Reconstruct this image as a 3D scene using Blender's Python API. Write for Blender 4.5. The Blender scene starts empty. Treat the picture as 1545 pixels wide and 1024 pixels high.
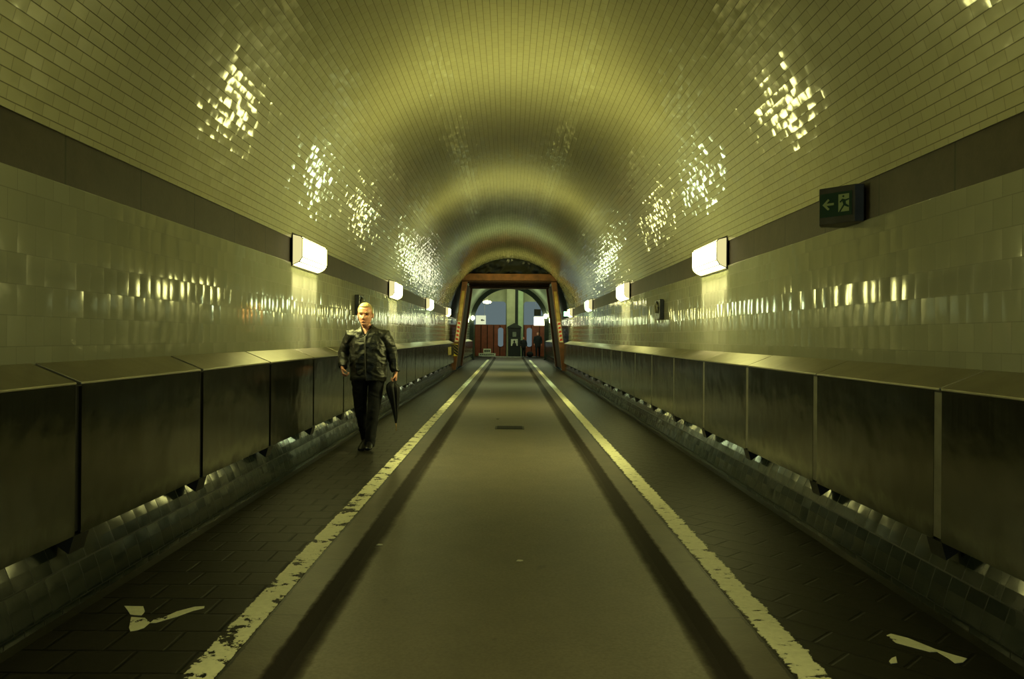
import bpy, bmesh, math, random
from mathutils import Vector, Matrix, noise
random.seed(7)
S = bpy.context.scene
COL = S.collection
PI = math.pi

# ------------------------------------------------------------------ measures (metres)
EYE = 1.40            # eye height over the pavement
WX = 2.475            # tiled wall face
LP = 2.24             # face of the metal cladding
ZC, VR = 2.206, 2.494 # centre height and radius of the vault
Y0, Y1 = -5.5, 50.0   # the tunnel runs along +Y
FY0, FY1 = 33.0, 38.0 # the steel and timber portal
F = 1202.0            # focal length in pixels of the 1545 wide frame

# ------------------------------------------------------------------ mesh helpers
def new():
    return bmesh.new()

def box(bm, x0, x1, y0, y1, z0, z1):
    v = [bm.verts.new(p) for p in ((x0,y0,z0),(x1,y0,z0),(x1,y1,z0),(x0,y1,z0),(x0,y0,z1),(x1,y0,z1),(x1,y1,z1),(x0,y1,z1))]
    for f in ((0,3,2,1),(4,5,6,7),(0,1,5,4),(1,2,6,5),(2,3,7,6),(3,0,4,7)):
        bm.faces.new([v[i] for i in f])

def prism_y(bm, poly, y0, y1, caps=True):
    """polygon of (x, z) swept along y"""
    a = [bm.verts.new((x, y0, z)) for x, z in poly]
    b = [bm.verts.new((x, y1, z)) for x, z in poly]
    n = len(poly)
    for i in range(n):
        j = (i+1) % n
        bm.faces.new((a[i], a[j], b[j], b[i]))
    if caps:
        bm.faces.new(a); bm.faces.new(b[::-1])

def prism_z(bm, poly, z0, z1):
    """polygon of (x, y) swept along z"""
    a = [bm.verts.new((x, y, z0)) for x, y in poly]
    b = [bm.verts.new((x, y, z1)) for x, y in poly]
    n = len(poly)
    for i in range(n):
        j = (i+1) % n
        bm.faces.new((a[i], a[j], b[j], b[i]))
    bm.faces.new(a[::-1]); bm.faces.new(b)

def beam(bm, p, q, w, h, up=(0,0,1)):
    """bar of section w x h from p to q"""
    p, q = Vector(p), Vector(q)
    d = (q-p).normalized(); u = Vector(up)
    s = d.cross(u).normalized(); t = s.cross(d).normalized()
    vs = []
    for c in (p, q):
        for a, b in ((-1,-1),(1,-1),(1,1),(-1,1)):
            vs.append(bm.verts.new(c + s*a*w/2 + t*b*h/2))
    for f in ((3,2,1,0),(4,5,6,7),(0,1,5,4),(1,2,6,5),(2,3,7,6),(3,0,4,7)):
        bm.faces.new([vs[i] for i in f])

def loft(bm, pts, rad, n=16, front=(0,-1,0), star=0.0, lobes=8):
    """closed tube through pts; rad = list of r or (rx, ry); ry along 'front'"""
    pts = [Vector(p) for p in pts]
    fr = Vector(front)
    rings = []
    for i, p in enumerate(pts):
        if i == 0: d = pts[1]-p
        elif i == len(pts)-1: d = p-pts[-2]
        else: d = (pts[i+1]-pts[i-1])
        d.normalize()
        f = fr - d*fr.dot(d)
        if f.length < 1e-3: f = Vector((1,0,0)) - d*d.x
        f.normalize(); s = d.cross(f).normalized()
        r = rad[i]
        rx, ry = (r, r) if not isinstance(r, tuple) else r
        ring = []
        for k in range(n):
            a = 2*PI*k/n
            m = 1 + star*math.cos(lobes*a)
            ring.append(bm.verts.new(p + s*math.cos(a)*rx*m + f*math.sin(a)*ry*m))
        rings.append(ring)
    for a, b in zip(rings, rings[1:]):
        for k in range(n):
            j = (k+1) % n
            bm.faces.new((a[k], a[j], b[j], b[k]))
    bm.faces.new(rings[0][::-1]); bm.faces.new(rings[-1])

def ball(bm, c, r, n=12):
    m = Matrix.Translation(c)
    r = r if isinstance(r, tuple) else (r, r, r)
    bmesh.ops.create_uvsphere(bm, u_segments=n*2, v_segments=n, radius=1, matrix=m @ Matrix.Diagonal((*r, 1)))

def cyl(bm, p, q, r, n=12, r2=None):
    loft(bm, [p, q], [r, r if r2 is None else r2], n, front=(0.3,-1,0.2))

def obj(name, bm, mat, parent=None, smooth=False, bevel=0, loc=None):
    me = bpy.data.meshes.new(name)
    bmesh.ops.recalc_face_normals(bm, faces=bm.faces[:])
    bm.to_mesh(me); bm.free()
    if smooth:
        me.polygons.foreach_set('use_smooth', [True]*len(me.polygons))
    if mat is not None: me.materials.append(mat)
    o = bpy.data.objects.new(name, me); COL.objects.link(o)
    if parent: o.parent = parent
    if loc: o.location = loc
    if bevel:
        b = o.modifiers.new('bevel', 'BEVEL'); b.width = bevel; b.segments = 2; b.limit_method = 'ANGLE'
    return o

def organic(name, bm, mat, parent, voxel, smooth=3, fix=None):
    """fuse overlapping closed shapes into one continuous skin"""
    me = bpy.data.meshes.new(name); bmesh.ops.recalc_face_normals(bm, faces=bm.faces[:]); bm.to_mesh(me); bm.free()
    t = bpy.data.objects.new('temporary', me); COL.objects.link(t)
    r = t.modifiers.new('r', 'REMESH'); r.mode = 'VOXEL'; r.voxel_size = voxel
    if smooth:
        s = t.modifiers.new('s', 'SMOOTH'); s.factor = 0.5; s.iterations = smooth
    dg = bpy.context.evaluated_depsgraph_get(); dg.update()
    m2 = bpy.data.meshes.new_from_object(t.evaluated_get(dg))
    bpy.data.objects.remove(t); bpy.data.meshes.remove(me)
    m2.name = name; m2.materials.clear(); m2.materials.append(mat)
    b = bmesh.new(); b.from_mesh(m2)
    if fix: fix(b)
    b.to_mesh(m2); b.free()
    m2.polygons.foreach_set('use_smooth', [True]*len(m2.polygons))
    o = bpy.data.objects.new(name, m2); COL.objects.link(o); o.parent = parent
    return o

def empty(name, loc, rz=0):
    o = bpy.data.objects.new(name, None); COL.objects.link(o)
    o.location = loc; o.rotation_euler = (0, 0, rz); o.empty_display_size = 0.1
    return o

def tag(o, label, cat, group=None):
    o['label'] = label; o['category'] = cat
    if group: o['group'] = group
    return o

def struct(name, bm, mat, **k):
    o = obj(name, bm, mat, **k); o['kind'] = 'structure'
    return o

def copy_tree(o, parent=None):
    c = o.copy(); COL.objects.link(c)
    if parent: c.parent = parent
    for ch in list(o.children): copy_tree(ch, c)
    return c

# ------------------------------------------------------------------ material helpers
class NT:
    def __init__(self, name):
        self.m = bpy.data.materials.new(name); self.m.use_nodes = True
        self.t = self.m.node_tree; self.t.nodes.clear()
        self.out = self.t.nodes.new('ShaderNodeOutputMaterial')
    def n(self, typ, **k):
        x = self.t.nodes.new(typ)
        for a, b in k.items(): setattr(x, a, b)
        return x
    def link(self, a, b): self.t.links.new(a, b)
    def put(self, sock, v):
        if hasattr(v, 'links'): self.link(v, sock)
        else: sock.default_value = v
    def math(self, op, a, b=0.0, c=0.0, clamp=False):
        x = self.n('ShaderNodeMath', operation=op); x.use_clamp = clamp
        self.put(x.inputs[0], a); self.put(x.inputs[1], b); self.put(x.inputs[2], c)
        return x.outputs[0]
    def vmath(self, op, a, b=None, scale=None):
        x = self.n('ShaderNodeVectorMath', operation=op)
        self.put(x.inputs[0], a)
        if b is not None: self.put(x.inputs[1], b)
        if scale is not None: self.put(x.inputs['Scale'], scale)
        return x.outputs[0]
    def mix(self, f, a, b):
        x = self.n('ShaderNodeMix', data_type='RGBA')
        self.put(x.inputs[0], f)
        self.put(x.inputs[6], a if hasattr(a, 'links') else (*a, 1)); self.put(x.inputs[7], b if hasattr(b, 'links') else (*b, 1))
        return x.outputs[2]
    def noise(self, scale, detail=3, vec=None, rough=0.5):
        x = self.n('ShaderNodeTexNoise'); x.inputs['Scale'].default_value = scale; x.inputs['Detail'].default_value = detail
        x.inputs['Roughness'].default_value = rough
        if vec is not None: self.link(vec, x.inputs['Vector'])
        return x.outputs['Fac']
    def ramp(self, f, a, b):
        x = self.n('ShaderNodeMapRange'); x.inputs[1].default_value = a; x.inputs[2].default_value = b
        self.put(x.inputs[0], f)
        return x.outputs[0]
    def pos(self):
        return self.n('ShaderNodeNewGeometry').outputs['Position']
    def objco(self):
        return self.n('ShaderNodeTexCoord').outputs['Object']
    def xyz(self, v):
        x = self.n('ShaderNodeSeparateXYZ'); self.link(v, x.inputs[0]); return x.outputs
    def vec(self, a, b, c):
        x = self.n('ShaderNodeCombineXYZ')
        for i, v in enumerate((a, b, c)): self.put(x.inputs[i], v)
        return x.outputs[0]
    def bump(self, h, strength, dist=0.01, normal=None):
        x = self.n('ShaderNodeBump'); x.inputs['Strength'].default_value = strength; x.inputs['Distance'].default_value = dist
        self.put(x.inputs['Height'], h)
        if normal is not None: self.link(normal, x.inputs['Normal'])
        return x.outputs[0]
    def pbr(self, color, rough=0.5, metal=0.0, normal=None, spec=0.5, coat=0.0, out=True):
        p = self.n('ShaderNodeBsdfPrincipled')
        self.put(p.inputs['Base Color'], color if hasattr(color, 'links') else (*color, 1))
        self.put(p.inputs['Roughness'], rough); self.put(p.inputs['Metallic'], metal)
        p.inputs['Specular IOR Level'].default_value = spec
        p.inputs['Coat Weight'].default_value = coat
        if normal is not None: self.link(normal, p.inputs['Normal'])
        if out: self.link(p.outputs[0], self.out.inputs[0])
        return p

def plain(name, color, rough=0.5, metal=0.0, nscale=8, namp=0.25, bump=0.15, spec=0.5):
    t = NT(name)
    co = t.objco(); f = t.noise(nscale, 4, co)
    c = t.mix(t.ramp(f, 0.3, 0.7), tuple(v*(1-namp) for v in color), tuple(min(1, v*(1+namp)) for v in color))
    nb = t.bump(t.noise(nscale*6, 3, co), bump, 0.004)
    t.pbr(c, rough, metal, nb, spec)
    return t.m

def glow(name, color, strength):
    t = NT(name)
    e = t.n('ShaderNodeEmission'); e.inputs[0].default_value = (*color, 1); e.inputs[1].default_value = strength
    t.link(e.outputs[0], t.out.inputs[0])
    return t.m

def tiles(name, kind, su, sv, color, tilt, curve, gw=0.003, rough=0.07, grout=(0.16,0.14,0.09), vary=0.12, wav=0.01, offset=0.5, spec=0.5, coat=0.0, z0=0.0, jw=1.0):
    """glazed tiles laid in running bond; every tile sits a little out of true, as hand-set tiles do"""
    t = NT(name)
    geo = t.n('ShaderNodeNewGeometry'); P = geo.outputs['Position']; N = geo.outputs['Normal']
    x, y, z = t.xyz(P)
    if kind == 'vault':
        a = t.math('ARCTAN2', x, t.math('SUBTRACT', z, ZC))
        v = t.math('DIVIDE', t.math('MULTIPLY', a, VR), sv)
        side = 0.0
    else:
        v = t.math('DIVIDE', t.math('SUBTRACT', z, z0), sv); side = t.math('SIGN', x)
    row = t.math('FLOOR', v)
    u = t.math('ADD', t.math('DIVIDE', y, su), t.math('MULTIPLY', t.math('FLOORED_MODULO', row, 2.0), offset))
    fu = t.math('SUBTRACT', t.math('FRACT', u), 0.5); fv = t.math('SUBTRACT', t.math('FRACT', v), 0.5)
    wn = t.n('ShaderNodeTexWhiteNoise', noise_dimensions='3D')
    t.link(t.vec(t.math('FLOOR', u), row, side), wn.inputs['Vector'])
    r, g, b = (lambda q: (q[0], q[1], q[2]))(t.n('ShaderNodeSeparateColor').outputs)
    sc = t.t.nodes[-1]; t.link(wn.outputs['Color'], sc.inputs[0])
    ct = lambda q, k: t.math('MULTIPLY', t.math('SUBTRACT', q, 0.5), k)
    # distance to the nearest joint in metres
    du = t.math('MULTIPLY', t.math('SUBTRACT', 0.5, t.math('ABSOLUTE', fu)), su)
    dv = t.math('MULTIPLY', t.math('SUBTRACT', 0.5, t.math('ABSOLUTE', fv)), sv)
    d = t.math('MINIMUM', du, dv)
    joint = t.math('MAXIMUM', t.math('SUBTRACT', 1.0, t.ramp(dv, gw*0.5, gw*1.1)), t.math('MULTIPLY', jw, t.math('SUBTRACT', 1.0, t.ramp(du, gw*0.4, gw*0.9))))
    edge = t.math('SUBTRACT', 1.0, t.ramp(d, gw, gw*4))
    # tilt of the tile and roundness of its face
    n1 = t.math('SUBTRACT', t.noise(9, 2, P), 0.5); n2 = t.math('SUBTRACT', t.noise(9, 2, t.vmath('ADD', P, (7.3, 1.1, 4.4))), 0.5)
    ty = t.math('ADD', t.math('ADD', ct(r, tilt[0]*2), t.math('MULTIPLY', fu, curve[0]*2)), t.math('MULTIPLY', n1, wav*2))
    tz = t.math('ADD', t.math('ADD', ct(g, tilt[1]*2), t.math('MULTIPLY', fv, curve[1]*2)), t.math('MULTIPLY', n2, wav*2))
    B = t.vmath('CROSS_PRODUCT', N, (0.0, 1.0, 0.0))
    nn = t.vmath('ADD', N, t.vmath('ADD', t.vmath('SCALE', (0.0, 1.0, 0.0), scale=ty), t.vmath('SCALE', B, scale=tz)))
    nn = t.vmath('NORMALIZE', nn)
    k = t.math('ADD', 1-vary, t.math('MULTIPLY', b, vary*2))
    c = t.vmath('SCALE', (*color,), scale=k)
    dirt = t.ramp(t.noise(1.3, 5, P, 0.6), 0.35, 0.8)
    c = t.mix(t.math('MULTIPLY', dirt, 0.25), c, (color[0]*0.7, color[1]*0.66, color[2]*0.55))
    c = t.mix(t.math('MULTIPLY', joint, 0.75), c, grout)
    ro = t.math('ADD', rough, t.math('MULTIPLY', joint, 0.45))
    p = t.pbr(c, ro, 0.0, nn, spec, coat)
    p.inputs['Coat Roughness'].default_value = 0.06; t.link(nn, p.inputs['Coat Normal'])
    return t.m

# ------------------------------------------------------------------ materials
M = {}
M['vault'] = tiles('glazed vault tile', 'vault', 0.15, 0.0715, (0.37,0.355,0.205), (0.015,0.019), (0.010,0.020), gw=0.0036, rough=0.30, wav=0.028, vary=0.05, grout=(0.035,0.026,0.010), coat=1.0, jw=0.55)
M['wall'] = tiles('glazed wall tile', 'wall', 0.157, 0.157, (0.31,0.315,0.255), (0.026,0.006), (0.03,0.006), gw=0.0030, rough=0.08, wav=0.012, vary=0.05, grout=(0.10,0.09,0.06), z0=0.079)
M['plinth'] = tiles('glazed plinth tile', 'wall', 0.16, 0.17, (0.014,0.019,0.018), (0.014,0.014), (0.012,0.020), gw=0.004, rough=0.14, wav=0.03, vary=0.2, grout=(0.005,0.006,0.006), spec=0.32)

def mk_band():
    t = NT('stone band')
    P = t.pos(); x, y, z = t.xyz(P)
    u = t.math('DIVIDE', t.math('SUBTRACT', y, 4.46), 0.915)
    fu = t.math('SUBTRACT', t.math('FRACT', u), 0.5)
    wn = t.n('ShaderNodeTexWhiteNoise', noise_dimensions='2D'); t.link(t.vec(t.math('FLOOR', u), t.math('SIGN', x), 0.0), wn.inputs['Vector'])
    j = t.math('GREATER_THAN', t.math('ABSOLUTE', fu), 0.491)
    f = t.ramp(t.noise(5, 6, P, 0.65), 0.3, 0.7)
    c = t.mix(f, (0.027,0.019,0.015), (0.062,0.045,0.034))
    c = t.mix(t.math('MULTIPLY', wn.outputs['Value'], 0.45), c, (0.035,0.027,0.024))
    c = t.mix(j, c, (0.008,0.007,0.007))
    t.pbr(c, 0.5, 0, t.bump(t.noise(40, 4, P), 0.25, 0.004))
    return t.m
M['band'] = mk_band()

def mk_metal(name, col, rough):
    t = NT(name)
    co = t.pos()
    w = t.noise(2.2, 2, co); g = t.noise(7, 3, co)
    st = t.noise(60, 2, t.vmath('MULTIPLY', co, (1.0, 1.0, 0.03)))
    h = t.math('ADD', t.math('MULTIPLY', w, 1.0), t.math('MULTIPLY', g, 0.12))
    c = t.mix(t.ramp(t.noise(2.5, 5, co, 0.65), 0.35, 0.75), col, tuple(v*0.72 for v in col))
    r = t.math('ADD', rough, t.math('MULTIPLY', st, 0.10))
    t.pbr(c, r, 1.0, t.bump(h, 0.30, 0.035))
    return t.m
M['panel'] = mk_metal('brushed cladding metal', (0.135,0.137,0.127), 0.13)
M['cover'] = mk_metal('brushed ledge metal', (0.36,0.34,0.28), 0.36)
M['strip'] = plain('pale aluminium strip', (0.5,0.48,0.42), 0.4, 0.8)
M['seam'] = plain('dull metal seam strip', (0.15,0.145,0.125), 0.55, 0.5)
M['rubber'] = plain('black joint rubber', (0.012,0.012,0.013), 0.7)
M['bracket'] = plain('dark steel bracket', (0.03,0.03,0.03), 0.6, 0.3)

def mk_pavers(name, col, rot, su, sv, joint_c, vary, rough):
    t = NT(name)
    P = t.pos()
    mp = t.n('ShaderNodeMapping'); mp.inputs['Rotation'].default_value = (0, 0, rot); t.link(P, mp.inputs[0])
    x, y, z = t.xyz(mp.outputs[0])
    v = t.math('DIVIDE', y, sv); row = t.math('FLOOR', v)
    wr = t.n('ShaderNodeTexWhiteNoise', noise_dimensions='1D'); t.link(row, wr.inputs['W'])
    u = t.math('ADD', t.math('DIVIDE', x, su), t.math('ADD', t.math('MULTIPLY', t.math('FLOORED_MODULO', row, 2.0), 0.5), t.math('MULTIPLY', wr.outputs['Value'], 0.12)))
    fu = t.math('ABSOLUTE', t.math('SUBTRACT', t.math('FRACT', u), 0.5)); fv = t.math('ABSOLUTE', t.math('SUBTRACT', t.math('FRACT', v), 0.5))
    d = t.math('MINIMUM', t.math('MULTIPLY', t.math('SUBTRACT', 0.5, fu), su), t.math('MULTIPLY', t.math('SUBTRACT', 0.5, fv), sv))
    wob = t.math('MULTIPLY', t.math('SUBTRACT', t.noise(14, 3, P), 0.5), 0.006)
    d = t.math('ADD', d, wob)
    j = t.math('SUBTRACT', 1.0, t.ramp(d, 0.004, 0.012))
    wn = t.n('ShaderNodeTexWhiteNoise', noise_dimensions='2D'); t.link(t.vec(t.math('FLOOR', u), row, 0.0), wn.inputs['Vector'])
    k = t.math('ADD', 1-vary, t.math('MULTIPLY', wn.outputs['Value'], 2*vary))
    f = t.noise(22, 5, P, 0.65)
    c = t.vmath('SCALE', col, scale=t.math('MULTIPLY', k, t.math('ADD', 0.6, t.math('MULTIPLY', f, 0.8))))
    c = t.mix(j, c, joint_c)
    h = t.math('ADD', t.math('MULTIPLY', j, -1.0), t.math('MULTIPLY', f, 0.35))
    t.pbr(c, t.math('ADD', rough, t.math('MULTIPLY', f, 0.2)), 0, t.bump(h, 0.5, 0.006), 0.16)
    return t.m
M['pavers'] = mk_pavers('dark concrete pavers', (0.021,0.019,0.016), 0, 0.27, 0.235, (0.003,0.003,0.003), 0.22, 0.42)
M['pavers_r'] = mk_pavers('smooth dark pavers', (0.018,0.017,0.014), PI/4, 0.40, 0.20, (0.012,0.011,0.010), 0.06, 0.36)

def mk_road():
    t = NT('worn road concrete')
    P = t.pos(); x, y, z = t.xyz(P)
    f = t.noise(3.2, 6, P, 0.6); g = t.noise(55, 4, P, 0.7)
    c = t.mix(t.ramp(f, 0.3, 0.7), (0.088,0.075,0.056), (0.118,0.100,0.074))
    c = t.mix(t.math('MULTIPLY', t.ramp(g, 0.35, 0.7), 0.45), c, (0.052,0.043,0.033))
    # oil spots
    sp = t.noise(7, 2, t.vmath('MULTIPLY', P, (1, 0.8, 1)))
    c = t.mix(t.math('MULTIPLY', t.ramp(sp, 0.70, 0.76), 0.7), c, (0.04,0.033,0.028))
    # tyre rubber rubbed along both kerbs
    ax = t.math('ADD', t.math('ABSOLUTE', x), t.math('MULTIPLY', t.math('SUBTRACT', t.noise(6, 5, P, 0.7), 0.5), 0.05))
    c = t.mix(t.ramp(ax, 0.85, 0.915), c, (0.014,0.009,0.008))
    rub = t.ramp(ax, 0.86, 0.905)
    t.pbr(c, t.math('ADD', t.math('MULTIPLY', rub, 0.4), t.math('ADD', 0.34, t.math('MULTIPLY', g, 0.22))), 0, t.bump(g, 0.25, 0.004), 0.4)
    return t.m
M['road'] = mk_road()

def mk_kerb():
    t = NT('kerb stone')
    P = t.pos(); x, y, z = t.xyz(P)
    ax = t.math('ADD', t.math('ABSOLUTE', x), t.math('MULTIPLY', t.math('SUBTRACT', t.noise(7, 5, P, 0.7), 0.5), 0.05))
    f = t.noise(5, 6, P, 0.65)
    c = t.mix(t.ramp(f, 0.3, 0.7), (0.050,0.041,0.033), (0.080,0.066,0.050))
    c = t.mix(t.math('GREATER_THAN', ax, 1.176), c, (0.008,0.007,0.007))
    fy = t.math('ABSOLUTE', t.math('SUBTRACT', t.math('FRACT', t.math('DIVIDE', y, 1.0)), 0.5))
    c = t.mix(t.math('GREATER_THAN', fy, 0.494), c, (0.03,0.025,0.02))
    c = t.mix(t.ramp(ax, 1.025, 1.0), c, (0.014,0.009,0.008))
    t.pbr(c, t.math('ADD', 0.45, t.math('MULTIPLY', t.ramp(ax, 1.025, 1.0), 0.4)), 0, t.bump(t.noise(45, 4, P), 0.3, 0.004), 0.35)
    return t.m
M['kerb'] = mk_kerb()
M['gutter'] = plain('wet black gutter', (0.010,0.010,0.010), 0.35)

def mk_paint(name, x_in, x_out, wear, streak, rag=0.055):
    """road paint worn through to the paving"""
    t = NT(name)
    P = t.pos(); x, y, z = t.xyz(P)
    n1 = t.noise(6.5, 5, t.vmath('MULTIPLY', P, (1.0, streak, 1.0)), 0.7)
    f = t.noise(30, 4, P, 0.6)
    keep = t.ramp(n1, wear, wear-0.015)
    if x_in is not None:
        ax = t.math('ABSOLUTE', x)
        e1 = t.math('SUBTRACT', ax, x_in); e2 = t.math('SUBTRACT', x_out, ax)
        e = t.math('MINIMUM', e1, e2)
        e = t.math('ADD', e, t.math('MULTIPLY', t.math('SUBTRACT', t.noise(16, 5, P, 0.75), 0.54), rag))
        keep = t.math('MULTIPLY', keep, t.ramp(e, -0.002, 0.003))
    c = t.mix(t.ramp(f, 0.3, 0.7), (0.72,0.70,0.52), (0.86,0.84,0.64))
    p = t.pbr(c, 0.5, 0, t.bump(f, 0.2, 0.003), out=False)
    tr = t.n('ShaderNodeBsdfTransparent'); mx = t.n('ShaderNodeMixShader')
    t.link(keep, mx.inputs[0]); t.link(tr.outputs[0], mx.inputs[1]); t.link(p.outputs[0], mx.inputs[2])
    t.link(mx.outputs[0], t.out.inputs[0])
    return t.m
M['paint_l'] = mk_paint('worn yellow paint', 1.19, 1.335, 0.555, 1.0)
M['paint_r'] = mk_paint('scuffed yellow paint', 1.20, 1.345, 0.60, 2.5, 0.11)
M['paint_mark'] = mk_paint('chipped yellow paint', None, None, 0.60, 1.0)

LAMP_YELLOW, LAMP_GREEN = (0.98, 0.95, 0.31), (0.80, 1.0, 0.50)
M['lamp_yellow'] = glow('yellow lamp glass', LAMP_YELLOW, 24)
M['lamp_green'] = glow('greenish lamp glass', LAMP_GREEN, 22)
M['lamp_faint'] = glow('dimmed yellow lamp glass', LAMP_YELLOW, 7)  # for the out-of-view lamps, dimmed to darken the near tunnel
M['lamp_end'] = glow('lamp end pane glow', (1.0, 0.9, 0.4), 0.9)
M['lamp_metal'] = plain('dark lamp metal', (0.022,0.018,0.012), 0.5, 0.4)
M['rust'] = plain('red brown painted steel', (0.13,0.050,0.020), 0.55, 0.0, 4, 0.4)
M['boards'] = plain('dark red brown boarding', (0.030,0.014,0.009), 0.8, 0.0, 5, 0.35, 0.15, 0.2)
M['ochre'] = plain('ochre painted post face', (0.36,0.25,0.06), 0.5, 0.0, 3, 0.4)
M['redmark'] = plain('red marking paint', (0.50,0.05,0.03), 0.5)
M['white'] = plain('off white paint', (0.62,0.60,0.5), 0.5)
M['black'] = plain('black paint', (0.012,0.012,0.012), 0.5)
M['hyellow'] = plain('hazard yellow paint', (0.60,0.46,0.05), 0.5)
M['tarp'] = plain('black plastic sheet', (0.010,0.012,0.014), 0.3, 0, 3, 0.4, 0.4)
M['plaque'] = plain('dark glazed ceramic', (0.035,0.036,0.03), 0.25, 0, 12, 0.4, 0.4)
M['plaque_hi'] = plain('worn pale ceramic', (0.22,0.21,0.15), 0.25, 0, 12, 0.3)
M['sign_body'] = plain('grey sign housing', (0.055,0.052,0.05), 0.5)
M['sign_green'] = plain('dark green sign face', (0.004,0.045,0.030), 0.35, 0, 6, 0.1)
M['sign_pale'] = plain('pale sign symbol', (0.34,0.42,0.20), 0.5, 0, 6, 0.1)
M['skin'] = None

# ================================================================== SETTING
# road
bm = new(); box(bm, -0.95, 0.95, Y0, 57.4, -0.30, -0.05); struct('floor', bm, M['road'])
# kerb stones (sloping inner face)
for k, s in ((1, -1), (2, 1)):
    bm = new(); prism_y(bm, [(s*0.945,-0.30),(s*0.945,-0.052),(s*1.0,-0.004),(s*1.19,0.0),(s*1.19,-0.30)], Y0, 57.0)
    struct('trim_%d' % k, bm, M['kerb'])
# pavements with a sunk gutter along the plinth
for nm, s, m in (('pavement_left', -1, 'pavers'), ('pavement_right', 1, 'pavers_r')):
    bm = new(); prism_y(bm, [(s*1.192,-0.30),(s*1.192,0.0),(s*2.15,0.0),(s*2.17,-0.06),(s*2.17,-0.30)], Y0, 57.0)
    struct(nm, bm, M[m])
for nm, s in (('gutter_left', -1), ('gutter_right', 1)):
    bm = new(); prism_y(bm, [(s*2.172,-0.30),(s*2.172,-0.045),(s*2.30,-0.035),(s*2.30,-0.30)], Y0, 50.0)
    struct(nm, bm, M['gutter'])
# tiled plinths, broken where the portal stands
for nm, s in (('baseboard_left', -1), ('baseboard_right', 1)):
    bm = new()
    for a, b in ((Y0, FY0-0.2), (FY1+0.5, Y1)):
        prism_y(bm, [(s*2.275,-0.30),(s*2.275,0.0),(s*2.30,0.10),(s*2.35,0.24),(s*2.42,0.40),(s*2.474,0.40),(s*2.474,-0.30)], a, b)
    struct(nm, bm, M['plinth'])
# side walls, stone bands, vault
for nm, s in (('wall_left', -1), ('wall_right', 1)):
    bm = new(); box(bm, *sorted((s*WX, s*2.85)), Y0, Y1, -0.30, 2.233); struct(nm, bm, M['wall'], bevel=0.006)
for k, s in ((3, -1), (4, 1)):
    bm = new(); box(bm, *sorted((s*2.490, s*2.85)), Y0, Y1, 2.2335, 2.512); struct('trim_%d' % k, bm, M['band'])
a0 = math.asin((2.508-ZC)/VR); NS = 128
def vault(name, ya, yb, mat):
    bm = new(); prev = None
    for i in range(NS+1):
        a = a0 + (PI-2*a0)*i/NS
        cx, cz = math.cos(a), math.sin(a)
        cur = [bm.verts.new((r*cx, y, ZC+r*cz)) for r, y in ((VR,ya),(VR,yb),(VR+0.35,yb),(VR+0.35,ya))]
        if prev:
            for q in range(4):
                w = (q+1) % 4
                bm.faces.new((prev[q], prev[w], cur[w], cur[q]))
        else: bm.faces.new(cur)
        prev = cur
    bm.faces.new(prev[::-1])
    me = struct(name, bm, mat).data
    me.polygons.foreach_set('use_smooth', [abs(p.normal.y) < 0.5 for p in me.polygons])
    me.set_sharp_from_angle(angle=0.6)
vault('ceiling', Y0, FY0+0.6, M['vault'])
M['lining'] = plain('pale grey green lining', (0.30,0.33,0.26), 0.5, 0, 2, 0.15)
vault('ceiling_rear', FY0+0.6, Y1, M['lining'])

# ================================================================== CLADDING PANELS
ORD = ['first','second','third','fourth','fifth','sixth','seventh','eighth','ninth','tenth','eleventh','twelfth','thirteenth',
       'fourteenth','fifteenth','sixteenth','seventeenth','eighteenth','nineteenth','twentieth','twenty-first','twenty-second']
PW = 1.665
def make_panel(s):
    L, g = PW-0.0005, (0.062 if s < 0 else 0.075)
    r = empty('cladding_panel', (0, 0, 0))
    bm = new(); prism_y(bm, [(s*LP,0.367),(s*LP,1.143),(s*(LP+.022),1.137),(s*(LP+.022),0.367)], g, L)
    prism_y(bm, [(s*(LP+.002),0.355),(s*(LP+.15),0.385),(s*(LP+.15),0.395),(s*(LP+.002),0.3669)], g, L)   # folded lower lip
    obj('front_sheet', bm, M['panel'], r)
    cg = 0.045 if s < 0 else 0.014
    bm = new(); prism_y(bm, [(s*(LP-.006),1.137),(s*(LP-.006),1.150),(s*2.4735,1.247),(s*2.4735,1.228),(s*(LP+.02),1.1415)], cg, L)
    obj('top_cover', bm, M['cover'], r, bevel=0.003)
    bm = new(); prism_y(bm, [(s*(LP+.001),1.128),(s*(LP+.001),1.1365),(s*2.4733,1.234),(s*2.4733,1.222)], 0.0, 0.10)
    obj('ledge_seam', bm, M['rubber'], r)
    bm = new()
    x = (LP+0.016) if s < 0 else (LP+0.002)
    box(bm, *sorted((s*x, s*(x+.012))), 0.0, g-0.0005, 0.37, 1.127)
    obj('seam_strip', bm, M['rubber' if s < 0 else 'seam'], r)
    bm = new(); prism_y(bm, [(s*(LP+.004),0.352),(s*(LP+.03),0.26),(s*(LP+.13),0.33),(s*(LP+.13),0.352)], 0.0, 0.15)
    obj('bracket', bm, M['bracket'], r)
    return r

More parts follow.
